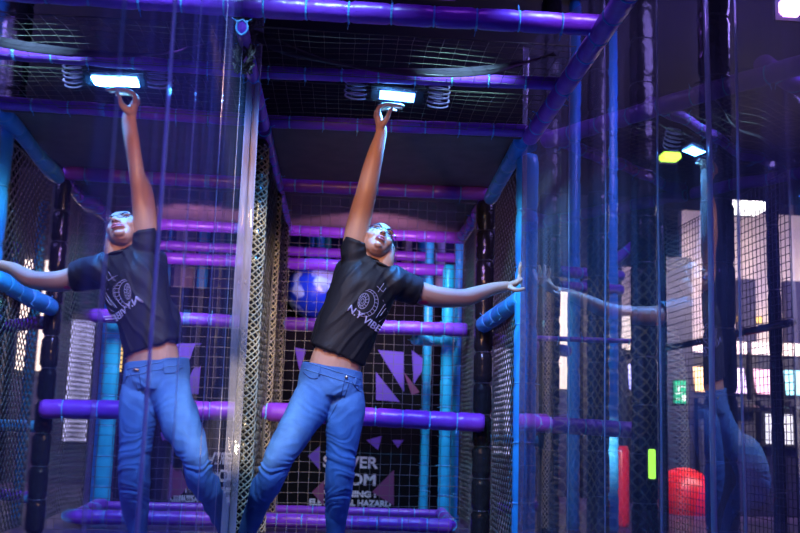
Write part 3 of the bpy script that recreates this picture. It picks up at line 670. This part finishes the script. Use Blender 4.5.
# ------------------------------------------------------------------ the hall beyond the right screen
M_FENCE = mat('fence_cord', (.03, .025, .04), .6)
a = J(600, 533, 8.0); b = J(800, 533, 4.9); a.z = 0; b.z = 0; dd = (b-a)
net('tall fine black mesh fence crossing the hall behind the right screen', a, dd, (0,0,1), dd.length, 2.18, .045, .0026, M_FENCE, wob=.002, name='mesh_fence')
for k, s in enumerate((.12, .42, .70, .93)):
    p = a+dd*s; pipe(BLK, (p.x+.03, p.y+.03, 0), (p.x+.03, p.y+.03, 2.3), .035, M_BLACK, ['farthest', 'second farthest', 'second nearest', 'nearest'][k]+' black post holding up the mesh fence in the hall', tie_m=M_TIEK, ties=.4, cat='padded post')
pipe(PB, (a.x, a.y, 1.32), (b.x, b.y, 1.32), .022, M_BLACK, 'slim dark rail along the mesh fence at chest height', tie_m=M_TIEK, ties=.5)
def ball_thing(px, py, Z, r, m, label, cat='ball'):
    bm = bmesh.new(); ball(bm, (0,0,0), r, seg=32); tube(bm, [(0, 0, r*.97), (0, 0, r*1.03)], r*.08, 12)
    o = obj('play_ball', bm, m, None, True); p = J(px, py, Z); o.location = (p.x, p.y, max(p.z, r)); return tag(o, label, cat)
M_RED = mat('red_vinyl', (.85, .01, .008), .35)
red = thing('red_ball_seat', 'large red ball behind the mesh fence, right of the black posts', 'ball', J(684, 505, 8.4))
bm = bmesh.new(); ball(bm, (0,0,0), (.30, .30, .34), seg=36); obj('ball', bm, M_RED, red, True)
spot('red_spot', J(690, 440, 7.5)+Vector((0, 0, .8)), J(684, 505, 8.4), 60, (1, .8, .8), 50, .1)
p = J(621, 486, 6.9)
bm = bmesh.new(); tube(bm, [(0,0,.0), (0,0,.03), (0,0,.56), (0,0,.6)], [.055, .062, .062, .05], 24); o = obj('red_column', bm, M_RED, None, True); o.location = (p.x, p.y, p.z-.3); tag(o, 'short glossy red column between the blue and black posts', 'column')
spot('red_column_spot', (p.x-.3, p.y-1.0, p.z+.5), p, 45, (1, .85, .8), 40, .1)
# exit sign
ex = thing('exit_sign', 'small green emergency exit sign on the dark pillar', 'sign', JY(680, 392, 9.25))
bm = bmesh.new(); box(bm, (0,0,0), (.105, .02, .19), bev=.003); ex.scale = (1.25, 1, 1.25); obj('sign_plate', bm, mat('exit_green', (.0, .35, .15), .4, em=(.0, .45, .2), ems=.7), ex)
bm = bmesh.new()
box(bm, (.015, -.012, .045), (.05, .004, .008)); box(bm, (-.02, -.012, .05), (.014, .004, .014)); box(bm, (-.018, -.012, .02), (.016, .004, .04)); box(bm, (-.028, -.012, -.015), (.03, .004, .009)); box(bm, (-.002, -.012, -.01), (.03, .004, .009)); box(bm, (.03, -.012, -.05), (.028, .004, .05)); box(bm, (-.02, -.012, -.06), (.04, .004, .010))
obj('running_figure', bm, mat('exit_white', (.8, .9, .8), .4, em=(.7, 1, .8), ems=.8), ex)
p = JY(673, 420, 9.42); pil = panel('pillar', (p.x, p.y, 1.3), (.34, .3, 2.6), mat('dark_blue_pillar', (.012, .014, .05), .5), 'square dark pillar carrying the green exit sign', 'pillar')
# lit fittings
def fit(name, p, s, col, ems, label, cat='light'):
    t = thing(name, label, cat, p)
    bm = bmesh.new(); box(bm, (0, 0, 0), s, bev=min(s)*.2); obj('glowing_tube' if 'window' not in name else 'pane', bm, mat('glow_%s_%d' % (name, p.x*100), col, .5, em=col, ems=ems), t)
    bm = bmesh.new(); box(bm, (0, s[1]*.5+.012, 0), (s[0]*1.06+.01, .024, s[2]*1.1+.01)); obj('housing', bm, M_DARK, t)
    return t
YW = 9.90
fit('neon_tube', J(652, 464, 5.3), (.040, .02, .17), (.45, 1, .08), 1.6, 'short upright yellow-green neon tube on the thick black post')
fit('ceiling_lamp', J(670, 157, 7.5), (.16, .12, .06), (.55, 1, .05), 3.0, 'yellow-green glowing lamp high behind the right screen')
fit('ceiling_lamp', J(742, 208, 8.8), (.42, .3, .08), (1, .98, .92), 4, 'bright white lamp above the mesh fence')
fit('ceiling_lamp', J(792, 6, 4.6), (.12, .10, .10), (.62, .30, 1), 9, 'bright violet lamp in the top right corner')
fit('stage_lamp', J(430, -14, 5.2), (.30, .1, .10), (.35, .12, 1), 8, 'violet strip lamp above the front roof crossbar')
fit('amber_tube', JY(735, 319, YW), (.62, .03, .07), (1, .6, .12), 1.6, 'amber light tube on the hall wall above the arcade machines')

fit('blue_tube', JY(655, 310, YW), (.46, .03, .09), (.15, .25, 1), 2.2, 'blue light tube on the hall wall left of the mesh fence posts')
fit('window_light', JY(556, 335, YW), (.36, .03, 1.2), (1, .84, .62), 1.0, 'tall warm lit window right of the blue edge post', 'window')
fit('window_light', JY(504, 395, YW), (.26, .03, 1.3), (.62, .66, 1), .4, 'pale lit window between the black and blue posts', 'window')
fit('window_light', JY(618, 360, YW), (.34, .03, 1.0), (1, .88, .75), 1.0, 'warm lit window above the red column', 'window')
fit('screen_sign', JY(779, 434, 8.12), (.26, .03, .36), (.8, .85, .9), .7, 'white lit board at the right edge of the hall', 'sign')
for i, (px, w_, m_, l_) in enumerate([(748, .20, M_NAVY, 'navy pilaster right of the thickest black post'), (796, .22, M_NAVY, 'navy pilaster at the right edge of the photo'), (588, .14, M_DARK, 'slim dark pilaster left of the window above the red column')]):
    p = JY(px, 400, YW-.04); panel('pilaster', (p.x, p.y, 1.25), (w_, .1, 2.5), m_, l_, 'pilaster')

for i, (px, c, e, w_, lab) in enumerate([(641, (.25, .30, 1), 1.6, .30, 'arcade cabinet with a blue glowing screen, between the black posts'), (705, (1, .55, .15), 1.6, .26, 'arcade cabinet with an amber screen behind the thickest black post'), (737, (.75, .55, 1), 1.3, .26, 'arcade cabinet with a lavender screen right of the thickest black post'), (766, (1, .5, .7), 1.0, .26, 'arcade cabinet with a pink screen second from the right edge'), (797, (.3, .8, .9), 1.2, .28, 'arcade cabinet with a pale cyan screen at the right edge')]):
    p = JY(px, 400, 9.35); t = thing('arcade_cabinet', lab, 'arcade machine', (p.x, p.y, 0), 'arcade machines along the hall wall')
    bm = bmesh.new(); box(bm, (0, .1, .55), (w_, .5, 1.1), bev=.01); box(bm, (0, .2, 1.35), (w_, .3, .55), bev=.01); obj('body', bm, M_DARK, t)
    bm = bmesh.new(); box(bm, (0, .035, 1.34), (w_*.82, .012, .34), Matrix.Rotation(R(-12), 3, 'X')); obj('screen', bm, mat('screen_%d' % i, c, .3, em=c, ems=e), t)
    bm = bmesh.new(); box(bm, (0, .03, 1.66), (w_*.98, .06, .13), bev=.004); obj('marquee', bm, mat('marquee_%d' % i, (.9, .8, .7), .4, em=(1, .8-.1*(i % 3), .6+.1*(i % 4)), ems=.9), t)
    bm = bmesh.new(); box(bm, (0, -.16, 1.02), (w_*.95, .22, .05), Matrix.Rotation(R(14), 3, 'X'), .004); obj('control_panel', bm, M_METAL, t)

# hall furniture: dark low counters in front of the lit wall
for i, (px, Z, s, lab) in enumerate([(775, 8.5, (.9, .5, .62), 'low dark counter at the right foot of the mesh fence')]):
    p = J(px, 520, Z); t = thing('counter', lab, 'counter', (p.x, p.y, 0))
    bm = bmesh.new(); box(bm, (0, 0, s[2]/2), s, bev=.01); obj('cabinet', bm, M_NAVY, t)
    bm = bmesh.new(); box(bm, (0, 0, s[2]+.015), (s[0]+.06, s[1]+.06, .03), bev=.005); obj('worktop', bm, M_DARK, t)
